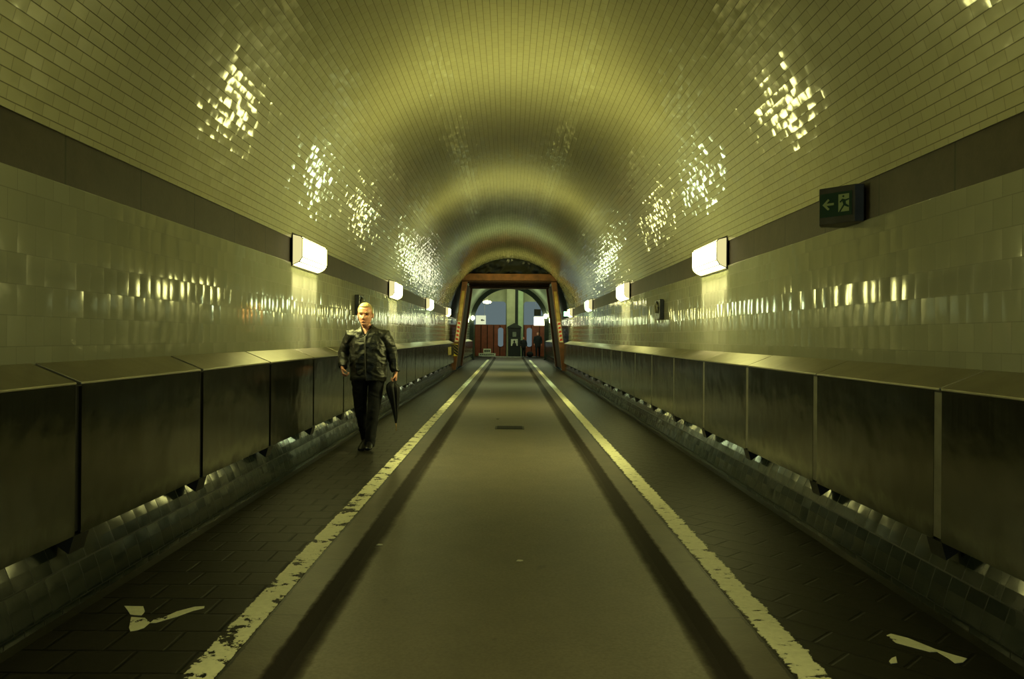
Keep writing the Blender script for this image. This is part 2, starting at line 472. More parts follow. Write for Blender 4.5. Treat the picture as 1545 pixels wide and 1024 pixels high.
for s, side in ((-1, 'left'), (1, 'right')):
    proto = None; n = 0; m = 0
    ys = [4.12 + PW*k for k in range(-4, 40)]
    for y in ys:
        near = y + PW <= FY0 - 0.1
        far = y >= FY1 + 0.55 and y + PW < Y1
        if not (near or far): continue
        if proto is None:
            p = proto = make_panel(s)
        else: p = copy_tree(proto)
        p.location = (0, y, 0)
        seen = y > 2.0
        if not seen:
            tag(p, 'metal cladding panel on the %s wall out of the picture' % side, 'cladding panel', 'metal cladding panels on the %s wall' % side)
            continue
        if near:
            n += 1
            lab = 'grey metal cladding panel on %s wall, %s from the front%s' % (side, ORD[n-1], ', at the walking man' if (s < 0 and n == 5) else '')
        else:
            m += 1
            lab = 'grey metal cladding panel on %s wall, %s beyond the red-brown portal' % (side, ORD[m-1])
        tag(p, lab, 'cladding panel', 'metal cladding panels on the %s wall' % side)

# ================================================================== WALL LAMPS
def make_lamp(kind):
    r = empty('wall_lamp', (0, 0, 0))
    H = 0.60
    P = [(0.012,0.172),(0.10,0.150),(0.122,0.128),(0.122,-0.088),(0.088,-0.140),(0.012,-0.175)]
    bm = new(); box(bm, 0.001, 0.014, -H-0.02, H+0.02, -0.192, 0.190); obj('back_plate', bm, M['lamp_metal'], r, bevel=0.003)
    bm = new()
    a = [bm.verts.new((x, -H, z)) for x, z in P]; b = [bm.verts.new((x, H, z)) for x, z in P]
    for i in range(len(P)-1): bm.faces.new((a[i], a[i+1], b[i+1], b[i]))
    o = obj('glass_cover', bm, M['lamp_'+kind], r)
    o.data.materials.append(M['lamp_end']); o.data.polygons[0].material_index = 1   # the sloping top pane lies above the tubes
    for yy in (-H, H):
        bm = new(); prism_y(bm, [(x*0.985+0.0004, z*0.985) for x, z in P], yy-0.002, yy+0.002)
        obj('end_pane', bm, M['lamp_end'], r)
    bm = new()
    for x, z in P[1:5]:
        box(bm, x-0.004, x+0.005, -H, H, z-0.005, z+0.005)
    for yy in (-H, H):
        for (x0, z0), (x1, z1) in zip(P, P[1:]):
            beam(bm, (x0, yy, z0), (x1, yy, z1), 0.009, 0.007, (0, 1, 0))
    obj('frame', bm, M['lamp_metal'], r)
    # added area light under the glass, spread narrowed for the pool down the wall
    L = bpy.data.lights.new('down_light', 'AREA'); L.shape = 'RECTANGLE'; L.size = 0.05; L.size_y = 1.16
    L.spread = math.radians(40); L.energy = {'yellow':6,'green':6,'faint':3}[kind]; L.color = (0.9,1.0,0.55) if kind == 'green' else (1.0,0.9,0.42)
    lo = bpy.data.objects.new('down_light', L); COL.objects.link(lo); lo.parent = r
    lo.location = (0.055, 0, -0.182); lo.rotation_euler = (0, math.radians(7), 0)
    # area lights added before the glass, aimed up and down to sharpen bright rings
    for nm, tl in (('upward_light', 30), ('forward_light', -24)):
        L = bpy.data.lights.new(nm, 'AREA'); L.shape = 'RECTANGLE'; L.size = 0.16; L.size_y = 1.16
        L.spread = math.radians(94 if tl > 0 else 104); L.energy = {'yellow':1.0,'green':0.9,'faint':0.16 if tl > 0 else 0.34}[kind]*(46 if tl > 0 else 38); L.color = LAMP_GREEN if kind == 'green' else LAMP_YELLOW
        lo = bpy.data.objects.new(nm, L); COL.objects.link(lo); lo.parent = r
        lo.location = (0.140, 0, 0.06 if tl > 0 else -0.06); lo.rotation_euler = (0, -PI/2 - math.radians(tl), 0)
    return r

lamps = {}
kinds = {0:'faint', 1:'yellow', 2:'yellow', 3:'green', 4:'yellow', 5:'green', 6:'green'}
for s, side in ((-1, 'left'), (1, 'right')):
    for k in range(0, 7):
        y = 9.65 + 7.29*(k-1)
        kd = kinds[k]
        if kd not in lamps: p = lamps[kd] = make_lamp(kd)
        else: p = copy_tree(lamps[kd])
        p.location = (s*(WX+0.0), y, 2.380); p.rotation_euler = (0, 0, 0 if s < 0 else PI)
        if k < 1: lab = 'lit wall lamp on the %s wall out of the picture' % side
        elif k == 1: lab = 'lit glass box lamp on the %s wall, the nearest and largest there' % side
        elif k < 5: lab = 'lit glass box lamp on the %s wall, %s from the front' % (side, ORD[k-1])
        else: lab = 'small lit box lamp on the %s wall past the portal, %s one there' % (side, ORD[k-5])
        tag(p, lab, 'lamp', 'lit box lamps along the tunnel walls')

# ================================================================== FLOOR MARKINGS
for s, side, m in ((-1, 'left', 'paint_l'), (1, 'right', 'paint_r')):
    bm = new(); box(bm, *sorted((s*1.192, s*1.365)), Y0, 49.0, 0.0005, 0.0025)
    lab = 'worn yellow line painted along the pavers on the man\'s side of the road' if s < 0 else 'worn yellow line painted along the smooth pavement right of the road'
    tag(obj('painted_line', bm, M[m]), lab, 'road marking', 'yellow lines beside the road')
VPX, VPY, ROLL = 768.0, 508.3, 0.007
def floor_at(px, py, z=0.0):
    dx, dy = px-VPX, py-VPY
    c, sn = math.cos(ROLL), math.sin(ROLL)
    x, y = dx*c + dy*sn, -dx*sn + dy*c
    d = F*(EYE-z)/y
    return (x*d/F, d)
def marking(polys, ox, oy):
    bm = new()
    for pl in polys:
        pts = [floor_at(ox+x/7.725, oy+y/7.725) for x, y in pl]
        prism_z(bm, pts, 0.0005, 0.0025)
    return bm
bm = marking([[(290,265),(400,268),(510,270),(530,330),(490,375),(420,372),(360,365),(325,310)],
              [(370,395),(450,400),(530,405),(590,460),(520,520),(440,548),(360,560),(345,520)],
              [(590,462),(640,420),(780,385),(900,330),(1110,275),(1225,268),(1220,290),(1090,322),(900,390),(780,425),(660,460)]], 150, 880)
tag(obj('painted_arrow', bm, M['paint_mark']), 'chipped bent yellow arrow painted on the dark pavers in the left corner', 'road marking')
bm = marking([[(290,300),(340,280),(540,330),(700,395),(860,460),(1050,520),(1230,570),(1180,615),(1090,625),(1010,565),(880,490),(800,492),(640,450),(400,385)],
              [(320,600),(350,565),(400,545),(415,620),(340,630)]], 1300, 920)
tag(obj('painted_stroke', bm, M['paint_mark']), 'short worn yellow stroke painted on the dark pavement in the right corner', 'road marking')

# drain cover in the road
r = tag(empty('drain_cover', (0.02, 12.72, -0.05)), 'dark iron drain cover sunk in the middle of the road', 'drain cover')
bm = new(); box(bm, -0.23, 0.23, -0.19, 0.19, -0.02, 0.006); obj('frame', bm, M['bracket'], r)
for i in range(9):
    bm = new(); box(bm, -0.20, 0.20, -0.165+i*0.04, -0.148+i*0.04, 0.006, 0.013); obj('bar', bm, M['black'], r)
for (px, py, z), nm, lab in (((573,822,-0.05), 'paper_scrap', 'pale paper scrap lying against the left kerb of the road'), ((784,846,-0.05), 'fallen_leaf', 'tiny pale leaf lying in the middle of the road')):
    x, y = floor_at(px, py, z)
    bm = new(); prism_z(bm, [(-.022,-.012),(.004,-.018),(.024,-.006),(.016,.012),(-.010,.016)], 0.0005, 0.005)
    tag(obj(nm, bm, M['white'], loc=(x, y, z)), lab, 'litter')
x, y = floor_at(751, 632, -0.05)
bm = new(); ball(bm, (0,0,0), (0.03,0.05,0.006), 6)
tag(obj('tar_spot', bm, M['black'], loc=(x, y, -0.047)), 'small black tar spot on the road behind the drain cover', 'stain')

# ================================================================== EXIT SIGN ON THE RIGHT WALL
r = tag(empty('exit_sign', (2.33, 5.68, 2.355)), 'green escape sign with arrow and running figure on the right wall\'s stone band', 'sign')
A, B = Vector((2.246-2.33, 5.79-5.68, 0)), Vector((2.412-2.33, 5.575-5.68, 0))
bm = new(); prism_z(bm, [(A.x,A.y),(B.x,B.y),(2.474-2.33,5.56-5.68),(2.474-2.33,5.90-5.68),(2.30-2.33,5.90-5.68)], -0.130, 0.135); obj('housing', bm, M['sign_body'], r, bevel=0.006)
e1 = (B-A).normalized(); nrm = Vector((e1.y, -e1.x, 0));
if nrm.y > 0: nrm = -nrm
mid = (A+B)/2
def face_plate(bm, pts, t0, t1):
    a = [bm.verts.new(mid + e1*u + Vector((0,0,v)) + nrm*t0) for u, v in pts]
    b = [bm.verts.new(mid + e1*u + Vector((0,0,v)) + nrm*t1) for u, v in pts]
    n = len(pts)
    for i in range(n): bm.faces.new((a[i], a[(i+1)%n], b[(i+1)%n], b[i]))
    bm.faces.new(a[::-1]); bm.faces.new(b)
def fp(name, polys, m, t0, t1):
    bm = new()
    for p in polys: face_plate(bm, p, t0, t1)
    return obj(name, bm, M[m], r)
fp('face_plate', [[(-.126,-.078),(.118,-.078),(.118,.092),(-.126,.092)]], 'sign_green', 0.0, 0.004)
fp('arrow', [[(-.016,.004),(-.016,.020),(-.078,.020),(-.078,.004)],[(-.105,.012),(-.062,.052),(-.050,.042),(-.082,.012)],[(-.105,.012),(-.082,.012),(-.050,-.020),(-.062,-.030)]], 'sign_pale', 0.004, 0.006)
fp('doorway', [[(.018,-.050),(.098,-.050),(.098,.074),(.018,.074)]], 'sign_pale', 0.004, 0.006)
fp('running_figure', [[(.046,.058),(.056,.066),(.064,.058),(.056,.048)],[(.046,.042),(.072,.034),(.074,.004),(.056,.000),(.048,.022)],
                      [(.056,.006),(.074,.004),(.098,-.014),(.094,-.024),(.068,-.012)],[(.056,.002),(.066,-.006),(.046,-.032),(.034,-.050),(.022,-.050),(.040,-.024)],
                      [(.046,.040),(.050,.030),(.034,.014),(.028,.020)],[(.070,.034),(.098,.040),(.098,.030),(.074,.022)]], 'sign_green', 0.006, 0.0075)

# ================================================================== RELIEF PLAQUES
def make_plaque():
    r = empty('relief_plaque', (0, 0, 0))
    bm = new(); box(bm, 0.0, 0.075, -0.20, 0.20, -0.165, 0.165); obj('slab', bm, M['plaque'], r, bevel=0.012)
    bm = new(); n = 26; pts = []; rr = []
    for i in range(n):
        a = -0.6 + 5.0*i/(n-1); q = 0.105 - 0.055*i/(n-1)
        pts.append((0.086, math.cos(a)*q*1.05, math.sin(a)*q)); rr.append(0.012+0.016*math.sin(PI*i/(n-1)))
    loft(bm, pts, rr, 10, front=(1,0,0)); obj('curled_body', bm, M['plaque_hi'], r, smooth=True)
    bm = new()
    for k in range(5):
        a = 0.2+k*0.8
        ball(bm, (0.083, math.cos(a)*0.125, math.sin(a)*0.125), (0.012,0.020,0.016), 6)
    obj('fin', bm, M['plaque'], r, smooth=True)
    return r
pl = make_plaque(); pl.location = (WX, 12.93, 1.86); pl.rotation_euler = (0, 0, PI)
tag(pl, 'dark square relief plaque with a pale curl on the right tiled wall', 'plaque', 'ceramic reliefs on the walls')
p2 = copy_tree(pl); p2.location = (-WX, 12.95, 1.90); p2.rotation_euler = (0, 0, 0)
tag(p2, 'dark square relief plaque on the left wall behind the man\'s head', 'plaque', 'ceramic reliefs on the walls')

# ================================================================== PORTAL FRAME
r = tag(empty('portal_frame', (0, FY0, 0)), 'red-brown steel portal with leaning posts standing across the tunnel', 'portal frame')
D = FY1-FY0
for yy in (0.0, D-0.3):
    bm = new(); prism_y(bm, [(-1.98,3.72),(1.98,3.72),(1.90,3.86),(1.68,4.02),(-1.68,4.02),(-1.90,3.86)], yy, yy+0.30)
    obj('cross_beam', bm, M['rust'], r, bevel=0.01)
    bm = new(); box(bm, -1.97, 1.97, yy-0.03, yy+0.33, 3.69, 3.72); obj('flange', bm, M['boards'], r)
for s in (-1, 1):
    for yy in (0.0, D-0.3):
        bm = new(); prism_y(bm, [(s*2.21,0.02),(s*2.43,0.02),(s*1.96,3.688),(s*1.74,3.688)], yy+0.01, yy+0.29)
        p = obj('post', bm, M['rust'], r, bevel=0.008)
        if yy == 0.0:
            at = lambda z: (2.32 - (2.32-1.85)*(z-0.02)/3.668)
            bm = new(); prism_y(bm, [(s*(at(z)+o_), z) for z, o_ in ((2.05,-.075),(2.05,.075),(3.30,.06),(3.30,-.06))], yy+0.004, yy+0.0098); obj('ochre_strip', bm, M['ochre'], p)
            bm = new(); prism_y(bm, [(s*(at(z)+o_), z) for z, o_ in ((1.20,-.075),(1.20,.075),(2.05,.075),(2.05,-.075))], yy+0.004, yy+0.0098); obj('white_marking', bm, M['white'], p)
            for k in range(5):
                z0 = 1.24+k*0.165
                bm = new(); prism_y(bm, [(s*(at(z0)-.07), z0),(s*(at(z0)+.05), z0+0.03),(s*(at(z0)+.045), z0+.12),(s*(at(z0)-.05), z0+.10)], yy+0.001, yy+0.0039); obj('red_marking', bm, M['redmark'], p)
            bm = new(); box(bm, *sorted((s*2.16, s*2.46)), yy-0.06, yy+0.36, 0.0, 0.02); obj('foot_plate', bm, M['bracket'], p)
    bm = new(); prism_y(bm, [(s*2.30,0.03),(s*2.36,0.03),(s*1.90,3.68),(s*1.84,3.68)], 0.295, D-0.305)
    obj('side_boarding', bm, M['boards'], r)
bm = new(); box(bm, -1.72, 1.72, 0.34, D-0.34, 3.80, 3.86); obj('roof_boarding', bm, M['boards'], r)
for k in range(1, 4):
    bm = new(); box(bm, -1.80, 1.80, D*k/4-0.06, D*k/4+0.06, 3.70, 3.798); obj('joist', bm, M['boards'], r)

def hazard(x0, x1, y, z0, z1, lab):
    h = tag(empty('hazard_plate', ((x0+x1)/2, y, (z0+z1)/2)), lab, 'warning plate', 'striped warning plates by the left post')
    w, t = (x1-x0)/2, (z1-z0)/2
    bm = new(); box(bm, -w, w, 0, 0.02, -t, t); obj('plate', bm, M['hyellow'], h)
    for k in range(4):
        zc = -t + (2*t)*(k+0.25)/4
        bm = new(); prism_y(bm, [(-w, zc+0.10 if zc+0.10 < t else t),(w, zc-0.06 if zc-0.06 > -t else -t),(w, min(zc+0.05, t)),(-w, min(zc+0.21, t))], -0.003, -0.0002)
        obj('black_stripe', bm, M['black'], h)
hazard(-2.32, -2.11, FY0-0.024, 0.60, 1.10, 'black and yellow striped plate fixed to the left portal post\'s foot')
h = tag(empty('hazard_plate', (-LP+0.0008, 30.1, 0.86)), 'long black and yellow striped plate on the last left cladding panel before the portal', 'warning plate', 'striped warning plates by the left post')
bm = new(); box(bm, 0, 0.006, -0.75, 0.75, -0.15, 0.15); obj('plate', bm, M['hyellow'], h)
for k in range(5):
    y = -0.66+k*0.29
    bm = new()
    a = [bm.verts.new((xx, yy, zz)) for xx in (0.0062, 0.0085) for yy, zz in ((y-.09,-.15),(y+.04,-.15),(y+.19,.15),(y+.06,.15))]
    for f in ((0,1,2,3),(7,6,5,4),(0,4,5,1),(1,5,6,2),(2,6,7,3),(3,7,4,0)): bm.faces.new([a[q] for q in f])
    obj('black_stripe', bm, M['black'], h)

# black sheet over the beam
bm = new(); nx, nz = 60, 16; grid = {}
for i in range(nx+1):
    for j in range(nz+1):
        u = -1+2*i/nx; x = u*1.66
        top = ZC + math.sqrt(max(VR*VR-0.002 - x*x, 0)) - 0.004
        z0 = 4.01; z = z0 + (max(top, z0+0.002)-z0)*j/nz
        w = noise.noise(Vector((x*2.2+z*1.7, z*3.1-x, 0.3)))*0.10 + abs(noise.noise(Vector((x*3.7-z*2, z*2.3, 4.1))))*0.10
        grid[i, j] = bm.verts.new((x, FY0+0.42+w, z))
for i in range(nx):
    for j in range(nz):
        bm.faces.new((grid[i,j], grid[i+1,j], grid[i+1,j+1], grid[i,j+1]))
sheet = obj('plastic_sheet', bm, M['tarp'], smooth=True)
sm = sheet.modifiers.new('thick', 'SOLIDIFY'); sm.thickness = 0.012; sm.offset = 0
tag(sheet, 'crumpled black sheet closing the vault above the portal beam', 'sheet')

# small lit escape sign past the fourth right lamp
r = tag(empty('escape_light', (2.40, 32.55, 2.36)), 'small lit green escape light on the right wall beside the portal', 'sign')
bm = new(); box(bm, -0.18, 0.085, -0.03, 0.03, -0.11, 0.11); obj('housing', bm, M['sign_body'], r)
bm = new(); box(bm, -0.17, 0.075, -0.036, -0.031, -0.10, 0.10); obj('face_plate', bm, glow('green sign glow', (0.45,1.0,0.6), 2.6), r)

# ================================================================== END OF THE TUNNEL AND LIFT HALL
M['arch'] = plain('dark arch moulding', (0.020,0.028,0.022), 0.6)
bm = new()
def arch(bm, r0, r1, y0, y1, zb, n=48):
    prev = None
    pts = [(1, zb)] + [None]*(n+1) + [(-1, zb)]
    for i in range(n+3):
        cur = []
        for rr, y in ((r0,y0),(r0,y1),(r1,y1),(r1,y0)):
            if i == 0: c = (rr, y, zb)
            elif i == n+2: c = (-rr, y, zb)
            else:
                a = PI*(i-1)/n; c = (rr*math.cos(a), y, ZC+rr*math.sin(a))
            cur.append(bm.verts.new(c))
        if prev:
            for q in range(4):
                w = (q+1) % 4
                bm.faces.new((prev[q], prev[w], cur[w], cur[q]))
        else: bm.faces.new(cur)
        prev = cur
    bm.faces.new(prev[::-1])
arch(bm, 2.22, 2.52, Y1+0.002, Y1+0.25, 0.0)
arch(bm, 2.33, 2.90, Y1+0.252, Y1+0.45, 0.0)
struct('trim_5', bm, M['arch'])
M['hall'] = plain('pale hall plaster', (0.46,0.48,0.30), 0.6, 0, 2, 0.12)
M['hall_greenlit'] = plain('green lit hall plaster', (0.42,0.55,0.34), 0.6, 0, 2, 0.15)  # green light on the right pillar put into the plaster colour
bm = new(); box(bm, -5.2, 5.2, 57.6, 57.9, -0.3, 6.0); struct('wall_back', bm, M['hall'])
for nm, sx in (('left', -1), ('right', 1)):
    bm = new(); box(bm, *sorted((sx*5.0, sx*5.2)), 50.8, 57.6, -0.3, 6.0); struct('wall_hall_'+nm, bm, M['hall'])
bm = new(); box(bm, -5.2, 5.2, 50.5, 57.9, 6.0, 6.2); struct('ceiling_hall', bm, M['hall'])
for nm, sx in (('left', -1), ('right', 1)):
    bm = new(); box(bm, *sorted((sx*2.171, sx*5.2)), 50.5, 57.6, -0.30, -0.005); struct('floor_hall_'+nm, bm, M['pavers_r'])
bm = new(); box(bm, -5.2, -2.86, 50.46, 50.8, -0.3, 6.0); box(bm, 2.86, 5.2, 50.46, 50.8, -0.3, 6.0)
prism_y(bm, [(2.86,6.0),(2.86,2.206)]+[(2.86*math.cos(PI*i/24), ZC+2.86*math.sin(PI*i/24)) for i in range(1,24)]+[(-2.86,2.206),(-2.86,6.0)], 50.46, 50.8)
struct('wall_front', bm, M['hall'])
# threshold plate
bm = new(); box(bm, -1.9, 1.9, 56.2, 56.42, -0.048, 0.03); tag(obj('threshold_plate', bm, M['strip']), 'pale metal threshold strip across the floor before the lift gates', 'threshold')

M['gate'] = plain('red brown gate paint', (0.19,0.045,0.02), 0.45, 0, 3, 0.25)
M['pane'] = glow('frosted daylight pane', (0.20,0.275,0.28), 0.60)
M['fade'] = plain('pale board', (0.55,0.58,0.45), 0.5)
def make_gate(name_lab, x0, x1, slit):
    r = tag(empty('lift_gate', ((x0+x1)/2, 57.2, 0)), name_lab, 'gate', 'lift gates at the end of the tunnel')
    w = (x1-x0)/2
    bm = new(); box(bm, -w, w, 0.0, 0.10, 0.03, 2.27); leaf = obj('gate_leaf', bm, M['gate'], r)
    n = max(2, int(w*2/0.45))
    for k in range(n+1):
        xx = -w + 2*w*k/n
        bm = new(); box(bm, xx-0.03 if k else xx, xx+0.03 if k < n else xx, -0.03, -0.001, 0.05, 2.25); obj('rail', bm, M['boards'], leaf)
    c = slit-(x0+x1)/2
    bm = new(); pts = [(c+0.19*math.cos(a), (1.93 if math.sin(a) >= 0 else 0.85)+0.14*math.sin(a)) for a in [2*PI*i/24 for i in range(24)]]
    prism_y(bm, pts, -0.05, -0.031); obj('window', bm, M['pane'], leaf)
    return r
make_gate('red-brown lift gate with rounded slit window left of the dark booth', -2.46, -0.20, -0.60)
make_gate('red-brown lift gate with rounded slit window behind the far pedestrians', 1.04, 2.75, 1.45)
# panes over the gates
def over(name, x0, x1, zt, rl, rr):
    pts = [(x0, 2.29), (x1, 2.29)]
    for i in range(9):
        a = PI/2*i/8; pts.append((x1-rr+rr*math.cos(a), zt-rr+rr*math.sin(a)))
    for i in range(9):
        a = PI/2+PI/2*i/8; pts.append((x0+rl+rl*math.cos(a), zt-rl+rl*math.sin(a)))
    bm = new(); prism_y(bm, pts, 57.3, 57.36)
    o = obj(name, bm, M['pane']); o['kind'] = 'structure'
over('window_1', -2.9, -0.24, 3.95, 0.8, 0.22)
over('window_2', 1.06, 2.75, 3.95, 0.2, 0.8)
# pier between the gates
bm = new(); box(bm, -0.17, 0.42, 56.95, 57.6, 0.0, 5.9); struct('pillar_left', bm, M['hall'])
bm = new(); box(bm, 0.64, 1.00, 56.95, 57.6, 0.0, 5.9); struct('pillar_right', bm, M['hall_greenlit'])
bm = new(); box(bm, 0.42, 0.64, 57.2, 57.6, 0.0, 5.9); struct('pillar_recess', bm, M['arch'])
L = bpy.data.lights.new('hall_fill_light', 'AREA'); L.shape = 'RECTANGLE'; L.size = 4; L.size_y = 2; L.energy = 150; L.color = (0.85, 1.0, 0.55)  # unseen fill light, added to brighten the pillars and gates
lo = bpy.data.objects.new('hall_fill_light', L); COL.objects.link(lo); lo.location = (0.4, 54.0, 5.95)
# booth
r = tag(empty('booth', (0.38, 56.5, 0)), 'black cabinet-like booth with pediment standing between the two lift gates', 'booth')
bm = new(); box(bm, -0.45, 0.45, -0.02, 0.42, 0.0, 2.05); obj('body', bm, plain('black green booth paint', (0.004,0.007,0.007), 0.6), r, bevel=0.01)
bm = new(); prism_y(bm, [(-0.52,2.05),(0.52,2.05),(0.50,2.14),(0.0,2.40),(-0.50,2.14)], -0.06, 0.42); obj('pediment', bm, M['arch'], r)
bm = new(); box(bm, -0.13, 0.13, -0.035, -0.021, 1.42, 1.76); obj('dial', bm, plain('grey dial', (0.16,0.19,0.15), 0.5), r)
bm = new(); box(bm, -0.24, 0.24, -0.035, -0.021, 0.78, 1.26); po = obj('poster', bm, M['fade'], r)
bm = new(); ball(bm, (0.0,-0.040,1.08), (0.07,0.004,0.09), 8); prism_y(bm, [(-.16,.78),(.16,.78),(.12,.95),(0,1.02),(-.12,.95)], -0.040, -0.0355); obj('dark_figure', bm, M['black'], po)
bm = new(); box(bm, -0.47, 0.47, -0.035, -0.021, 1.30, 1.36); obj('rail', bm, M['arch'], r)
# boards at the foot of the left gate
r = tag(empty('notice_board', (-1.55, 56.7, 0)), 'low pale notice boards standing before the left lift gate', 'notice board')
bm = new(); box(bm, -0.60, 0.60, 0, 0.05, 0.04, 0.24); obj('lower_board', bm, M['fade'], r)
bm = new(); box(bm, -0.27, 0.27, 0, 0.05, 0.245, 0.56); obj('upper_board', bm, M['fade'], r)
bm = new()
for k in range(7): box(bm, -0.50+k*0.145, -0.40+k*0.145, -0.004, -0.0005, 0.10, 0.18)
for k in range(3): box(bm, -0.2+k*0.14, -0.09+k*0.14, -0.004, -0.0005, 0.33, 0.47)
obj('dark_lettering', bm, M['arch'], r)
bm = new(); box(bm, -0.02, 0.02, 0.0501, 0.30, 0.001, 0.05); obj('stay', bm, M['bracket'], r)
# lit boxes and lamps in the hall
def hang(root, z_top, xs, dy=0.0):
    for x in xs:
        bm = new(); cyl(bm, (x, dy, 0), (x, dy, z_top-root.location.z-0.001), 0.006, 8); obj('rod', bm, M['fade'], root)
M['box_glow'] = glow('white sign glow', (0.92,1.0,0.62), 0.85)
M['box_hot'] = glow('bright sign glow', (1.0,0.97,0.6), 5.0)
r = tag(empty('sign_box', (-1.92, 54.0, 2.55)), 'white lit sign box with a black arrow hanging before the left lift gate', 'sign')
bm = new(); box(bm, -0.34, 0.34, 0.0, 0.10, -0.30, 0.30); obj('light_face', bm, M['box_glow'], r)
bm = new()
prism_y(bm, [(-0.02,-.02),(0.10,0.08),(0.10,0.02),(0.24,0.0),(0.24,-0.07),(0.10,-0.05),(0.10,-0.11)], -0.004, -0.0005); obj('black_arrow', bm, M['black'], r)
hang(r, 6.0, (-0.25, 0.25), 0.05)
r = tag(empty('sign_box', (2.05, 54.0, 2.50)), 'bright white lit sign box hanging above the far pedestrians', 'sign')
bm = new(); box(bm, -0.36, 0.36, 0.0, 0.10, -0.30, 0.28); obj('light_face', bm, M['box_hot'], r)
bm = new(); box(bm, -0.36, 0.10, 0.0, 0.10, 0.36, 0.80); obj('dark_panel', bm, M['sign_body'], r)
hang(r, 6.0, (-0.25, 0.25), 0.05)
r = tag(empty('hall_lamp', (-1.46, 52.6, 3.70)), 'oval lit lamp hanging in the hall before the left pale window', 'lamp')
bm = new(); ball(bm, (0,0,0), (0.27,0.20,0.10), 8); obj('globe', bm, glow('hall lamp glow', (1.0,0.92,0.42), 26), r, smooth=True)
hang(r, 6.0, (0.0,))
for x, z, lab in ((-2.28, 2.58, 'round lit lamp on the left foot of the dark arch'), (2.28, 2.72, 'round lit lamp on the right foot of the dark arch')):
    r = tag(empty('arch_lamp', (x, Y1-0.14, z)), lab, 'lamp', 'round lamps on the dark arch')
    bm = new(); ball(bm, (0,0,0), (0.12,0.09,0.14), 8); obj('globe', bm, glow('arch lamp glow', (0.9,1.0,0.5), 26), r, smooth=True)
    bm = new(); box(bm, -0.07, 0.07, 0.08, 0.141, -0.07, 0.07); obj('base', bm, M['lamp_metal'], r)

# ================================================================== PEOPLE
def mk_skin():
    t = NT('skin')
    co = t.objco()
    c = t.mix(t.ramp(t.noise(14, 4, co), 0.3, 0.7), (0.52,0.21,0.14), (0.66,0.33,0.24))
    t.pbr(c, 0.45, 0, t.bump(t.noise(120, 3, co), 0.08, 0.003))
    return t.m
M['skin'] = mk_skin()
def mk_cloth(name, col, rough, wr, scale, spec=0.5):
    t = NT(name); co = t.objco()
    n = t.noise(scale, 5, t.vmath('MULTIPLY', co, (1.0,1.0,1.6)), 0.6)
    t.pbr(t.mix(n, tuple(v*0.7 for v in col), tuple(v*1.3 for v in col)), rough, 0, t.bump(n, wr, 0.02), spec)
    return t.m
M['leather'] = mk_cloth('black leather', (0.012,0.013,0.012), 0.36, 0.6, 16, 0.45)
M['trouser'] = mk_cloth('black trouser cloth', (0.007,0.008,0.011), 0.85, 0.3, 9, 0.25)
M['coat'] = mk_cloth('dark coat cloth', (0.010,0.013,0.016), 0.85, 0.3, 9, 0.3)
M['shirt'] = mk_cloth('dark shirt cloth', (0.012,0.013,0.018), 0.8, 0.2, 12, 0.3)
M['shoe'] = mk_cloth('black shoe leather', (0.006,0.006,0.007), 0.35, 0.1, 12, 0.4)
M['hair_blond'] = mk_cloth('greying fair hair', (0.40,0.30,0.14), 0.45, 0.5, 60)
M['hair_dark'] = mk_cloth('dark hair', (0.02,0.016,0.012), 0.5, 0.5, 60)
M['eye'] = plain('dark eye', (0.02,0.02,0.02), 0.15)
M['lip'] = plain('lip skin', (0.36,0.12,0.09), 0.4)

